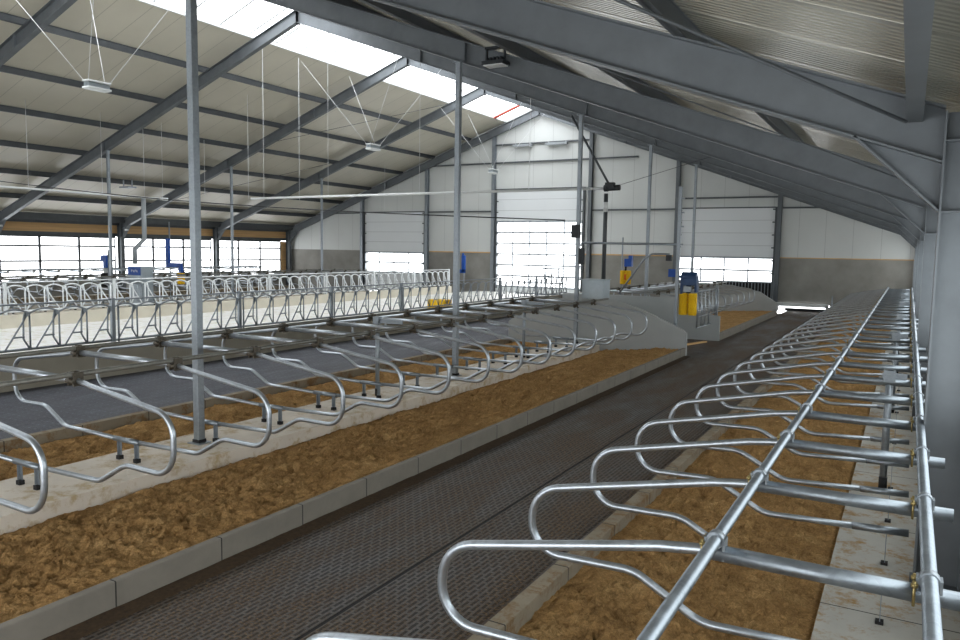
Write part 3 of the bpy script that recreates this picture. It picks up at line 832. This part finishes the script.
m = MB().tube([(12.68, 0, .03), (12.78, 0, .03)], .09, 12).tube([(12.78, 0, .03), (13.1, 0, .04)], .075, 12).box(12.72, 12.95, -.08, .08, .0, .17); m.build('motor', DARKP, a)
for x in (.6, 3.4, 6.9, 10.5): MB().tube([(x, 0, .03), (x, 0, zr(-19.7 + x, .4) - 4.15)], .006, 5).build('hanger_wire', WHITE_WIRE, a)
t = empty('brace_cable', (0, 0, 0), label='dark slanted brace running down to the motor of the overhead tube', cat='brace')
MB().tube([(-8.0, 18.98, 6.1), (-6.85, 18.98, 4.2)], .03, 8).build('bar', STEEL_D, t)
MB().tube([(-6.8, 18.98, 4.2), (-3.9, 18.8, 4.95)], .006, 5).build('wire', DARK_CABLE, t)
a = empty('auger_tube', (-25.0, 10.5, 4.28), label='white overhead feed tube at the upper left, ending above the bent duct', cat='pipe')
MB().tube([(0, 0, 0), (0, 9.2, 0)], .035, 12).build('tube', WHITE, a)
MB().box(-.05, .05, 9.0, 9.3, -.05, .05).box(-.04, .04, 6.0, 6.6, .03, .07).build('end_fitting', WHITE, a)
for y in (4.0, 6.6, 8.3, 9.1): MB().tube([(0, y, .03), (0, y, zr(-25, .4) - 4.28)], .006, 5).build('hanger_wire', WHITE_WIRE, a)
for k, (px, py) in enumerate(((-25.69, 22.2), (-22.03, 21.1), (-19.25, 20.86), (-25.2, 34.0))):
    tag(MB().tube([(px, py, (4.6, 4.3, 4.2, 4.6)[k]), (px, py, zr(px, .4))], .007, 5).build('drop_wire', WHITE_WIRE), 'thin white cord hanging straight from the roof, %s from the left' % ORD[k + 1], 'wire', 'white cords hanging from the roof')
# feeding robot / box across the barn with its bent duct
b = empty('control_cabinet', (-24.85, 18.45, 0), label='white machine cabinet with a blue front panel beyond the feed table', cat='cabinet')
MB().box(-.36, .36, -.25, .25, .0, 1.72).build('housing', BOXG, b, bevel=.01)
MB().box(-.56, -.36, -.2, .2, .9, 1.45).build('side_housing', PANELC, b)
sg = MB().box(-.38, .32, -.268, -.252, 1.40, 1.70).build('sign_panel', BLUE, b)
m = MB()
for i, (x, w) in enumerate(((-.18, .07), (-.08, .07), (.02, .07), (.12, .07))):
    m.box(x, x + .016, -.274, -.269, 1.52, 1.60); m.box(x, x + w, -.274, -.269, 1.52 if i % 2 else 1.585, 1.535 if i % 2 else 1.60); m.box(x, x + w * .8, -.274, -.269, 1.555, 1.57)
m.build('lettering', WHITE, sg)
d = empty('bent_duct', (-25.0, 18.75, 0), label='bent grey duct dropping from the overhead tube to the white cabinet', cat='duct')
MB().tube([(0, 0, 4.24), (0, 0, 2.75), (-.30, -.2, 2.35), (-.30, -.2, 1.80)], .085, 12).build('duct', PVC, d)
# cow brushes on the far side
b = empty('cow_brush', (-27.45, 18.8, 0), label='dark blue cow brush beside the leftmost slim post, in front of the windows', cat='brush')
MB().box(-.22, .05, -.06, .06, 1.86, 2.08).box(.0, .2, -.1, .1, 1.6, 2.1).build('motor_housing', BLUE, b, bevel=.01)
MB().tube([(.02, 0, 1.35), (.02, 0, 1.6)], .09, 8).build('shaft', WHITE, b)
m = MB(); roller(m, 0, 0, .85, 1.4, .17); m.build('roller', RUBBER, b)
MB().tube([(.2, 0, .1), (.2, 0, 2.3)], .03, 8).build('post', G_DULL, b)
b = empty('cow_brush', (-26.55, 21.6, 0), label='blue angled arm holding a small yellow brush in front of the windows', cat='brush')
MB().box(-.84, -.68, -.06, .06, 1.75, 2.80).box(-.84, .08, -.06, .06, 1.60, 1.78).box(-.06, .10, -.06, .06, 1.40, 1.62).build('arm', BLUE, b)
m = MB(); roller(m, .02, 0, .9, 1.36, .15); m.build('roller', YELLOW, b)
MB().tube([(-.76, .09, .1), (-.76, .09, 3.5)], .03, 8).build('post', G_DULL, b)
b = empty('cow_brush', (-21.10, 35.6, 0), label='blue cow brush arm against the middle of the concrete end wall', cat='brush')
MB().box(-.08, .12, -.06, .06, 1.3, 2.2).box(-.45, .12, -.06, .06, 1.25, 1.45).tube([(-.02, 0, 2.1), (-.02, 0, 2.32)], .06, 8).build('arm', BLUE, b, bevel=.01)
MB().tube([(0, .08, 0), (0, .08, 2.1)], .03, 8).build('post', G_DULL, b)
b = tag(MB().box(-14.6, -13.9, 22.2, 22.7, .25, .78).build('yellow_crate', YELLOW, bevel=.02), 'yellow crate standing behind the near feed fence on the feed table', 'crate')
# post boxes on third post
tag(MB().box(-7.68, -7.46, 18.40, 18.53, 2.88, 3.22).build('switch_box', DARKP, bevel=.008), 'upper dark switch box strapped to the tall post beside the grey box', 'switch box')
tag(MB().box(-7.51, -7.38, 18.52, 18.64, 2.2, 2.62).build('switch_box', DARKP, bevel=.008), 'lower dark switch box on the tall post beside the grey box', 'switch box')

# ---------------------------------------------------------------- gates
g = empty('tube_gate', (-4.96, 20.9, 0), label='white galvanised tube gate standing open beside the yellow brush', cat='gate')
m = MB(); P = [(0, 0, .5), (0, 2.3, .5), (0, 2.3, 1.5), (0, 0, 1.5)]
for i in range(4): m.tube([P[i], P[(i + 1) % 4]], .022, 8)
m.build('frame', G_TUBE, g)
m = MB()
for k in range(1, 5): m.tube([(0, 2.3 * k / 5, .5), (0, 2.3 * k / 5, 1.5)], .014, 6)
m.tube([(0, 0, .8), (0, 2.3, .8)], .014, 6)
m.build('bars', G_TUBE, g)
MB().box(-.04, .04, 2.3, 2.4, 0, 1.6).build('post', G_DULL, g)
g = empty('barred_gate', (-7.7, 35.9, 0), label='barred steel gate with dark gap in front of the right-hand door', cat='gate')
m = MB(); m.box(0, 2.4, -.02, .02, 1.24, 1.30).box(0, 2.4, -.02, .02, .12, .18)
for k in range(18): m.box(k * .14, k * .14 + .03, -.015, .015, .12, 1.3)
m.build('frame', G_DULL, g)
MB().box(-.2, 2.45, .12, .16, 0.02, 1.25).build('dark_gap_sheet', RUBBER, g)  # black sheet standing in for the darkness behind the bars
MB().box(2.4, 2.48, -.05, .05, 0, 1.6).build('post', STEEL, g)
# trestle-like gate end by the near fence
g = empty('crowd_gate', (-13.9, 30.9, 0), label='grey tubular gate at the far end of the near feed fence', cat='gate')
m = MB()
for k in range(3): m.tube([(-.1 + .35 * k, 0, .25), (-.25 + .35 * k, 0, 1.75)], .03, 8)
for z in (.6, 1.1, 1.75): m.tube([(-1.6 if z < 1.7 else -.3, 0, z), (.7, 0, z)], .03, 8)
m.build('frame', G_DULL, g)
# wooden offcut on the crossing
tag(MB().bar((-5.25, 20.9, .02), (-4.95, 22.0, .02), .10, .04).build('timber_offcut', WOOD), 'short timber offcut lying on the dark crossing floor', 'timber')
tag(MB().box(-6.3, -6.0, 20.6, 20.9, .0, .55).build('drinker', DARKP, bevel=.02), 'dark drinking trough behind the end panel at the crossing', 'trough')

# ---------------------------------------------------------------- lamps
def hanging_lamp(y, z, label, x=XC):
    t = empty('high_bay_lamp', (x, y, z), label=label, cat='lamp', group='lamps hanging below the ridge')
    m = MB(); m.box(-.13, .13, -.30, .30, -.10, -.05).box(-.12, .12, -.3, .3, .06, .10)
    m.build('housing', WHITE, t, bevel=.01)
    m = MB()
    for k in range(2): m.box(-.10 + .11 * k, -.01 + .11 * k, -.27, .27, -.04, .05)
    m.build('driver', BOXG, t)
    MB().box(-.11, .11, -.26, .26, -.112, -.10).build('diffuser', WHITE, t)
    for sx, sy in ((-1, -1), (-1, 1), (1, -1), (1, 1)):
        MB().tube([(sx * .1, sy * .28, .1), (sx * 2.2, sy * 1.35, zr(XC + 2.2, .42) - z)], .007, 5).build('wire', WHITE_WIRE, t)
    return t
hanging_lamp(11.69, 6.3, 'white lamp on four wires hanging highest at the upper left')
hanging_lamp(22.46, 6.18, 'white lamp on four wires hanging over the middle of the feed table')
hanging_lamp(31.6, 6.18, 'white lamp on four wires hanging nearest the end wall')
t = empty('floodlight', (-6.7, 12.35, 5.88), label='dark framed floodlight fixed under the right roof near the second rafter', cat='lamp')
MB().box(-.22, .22, -.14, .14, -.03, .04).build('housing', DARKP, t, bevel=.01)
MB().box(-.19, .19, -.12, .12, -.045, -.03).build('diffuser', WHITE, t)
m = MB()
for k in range(5): m.box(-.15 + .07 * k, -.12 + .07 * k, -.1, .1, .04, .10)
m.box(-.2, -.17, -.02, .02, .0, .3).box(.17, .2, -.02, .02, 0, .3).box(-.2, .2, -.05, .05, .26, .30)
m.build('bracket', DARKP, t)
t = empty('floodlight', (MX(-5.1), 21.2, 4.95), label='small floodlight under the left roof behind the nearest tall post', cat='lamp')
MB().box(-.3, .3, -.2, .2, -.03, .03).box(-.3, -.26, -.02, .02, 0, .35).box(.26, .3, -.02, .02, 0, .35).build('housing', G_DULL, t)
for k, y in enumerate(FR_R[2:4]):
    tag(MB().tube([(MX(-.35), y - .15, 3.20), (MX(-.35), y - .15, 3.28)], .09, 12).build('wall_lamp', WHITE), 'small round white lamp above the window band, %s from the left' % ORD[k + 1], 'lamp')
# sagging black cable across the barn
pts = []
for k in range(25):
    s = k / 24; pts.append((-31 + s * 24.0, 15.8 + s * .6, 4.95 - 1.7 * s - .25 * math.sin(math.pi * s)))
tag(MB().tube(pts, .014, 6).build('hanging_cable', DARK_CABLE), 'thin black cable sagging across the whole barn', 'cable')

# ---------------------------------------------------------------- camera
Rm = Matrix(((0.8709550, -0.0589713, 0.4878112), (0.4911172, 0.0730965, -0.8680212), (0.0155310, 0.9955799, 0.0926256)))
cam = bpy.data.cameras.new('camera'); co = bpy.data.objects.new('camera', cam); COL.objects.link(co)
co.matrix_world = Matrix.Translation((0, 0, 2.55)) @ Rm.to_4x4()
cam.sensor_width = 36; cam.lens = 760 / 960 * 36; cam.clip_start = .05; cam.clip_end = 300
SC.camera = co

# ---------------------------------------------------------------- daylight
w = bpy.data.worlds.new('daylight'); SC.world = w; w.use_nodes = True
bg = w.node_tree.nodes['Background']; bg.inputs[0].default_value = (.955, .98, 1.0, 1); bg.inputs[1].default_value = 4.4
def portal(name, loc, rot, sx, sy):
    l = bpy.data.lights.new(name, 'AREA'); l.shape = 'RECTANGLE'; l.size = sx; l.size_y = sy; l.cycles.is_portal = True
    o = bpy.data.objects.new(name, l); COL.objects.link(o); o.location = loc; o.rotation_euler = rot
ln = YE - Y0; yc = (YE + Y0) / 2
portal('daylight_ridge', (XC, yc, zr(XC, OFFR + .3)), (0, 0, 0), 2 * SK + .3, ln)
portal('daylight_right', (XR + .2, yc, 2.1), (0, R_(90), 0), 1.6, ln)
portal('daylight_left', (XL - .12, yc, 1.78), (0, R_(-90), 0), 2.1, ln)
for n, z0, z1 in (('1', 1.12, 2.28), ('2', .58, 4.06), ('3', 1.19, 2.35)):
    x0, x1, _ = D[n]
    portal('daylight_door', ((x0 + x1) / 2, YE + .05, (z0 + z1) / 2), (R_(-90), 0, 0), x1 - x0, z1 - z0)
for xa, xb in ((-28.7, -24.4), (-19.7, -14.7), (-9.7, -1.0)): portal('front_fill_opening', ((xa + xb) / 2, Y0 - .2, 1.6), (R_(90), 0, 0), xb - xa, 3.2)  # portals for the unseen gable's openings, added as fill light
SC.view_settings.view_transform = 'Standard'; SC.view_settings.look = 'None'
SC.view_settings.gamma = 1.0; SC.view_settings.exposure = 0.1; SC.view_settings.use_curve_mapping = False
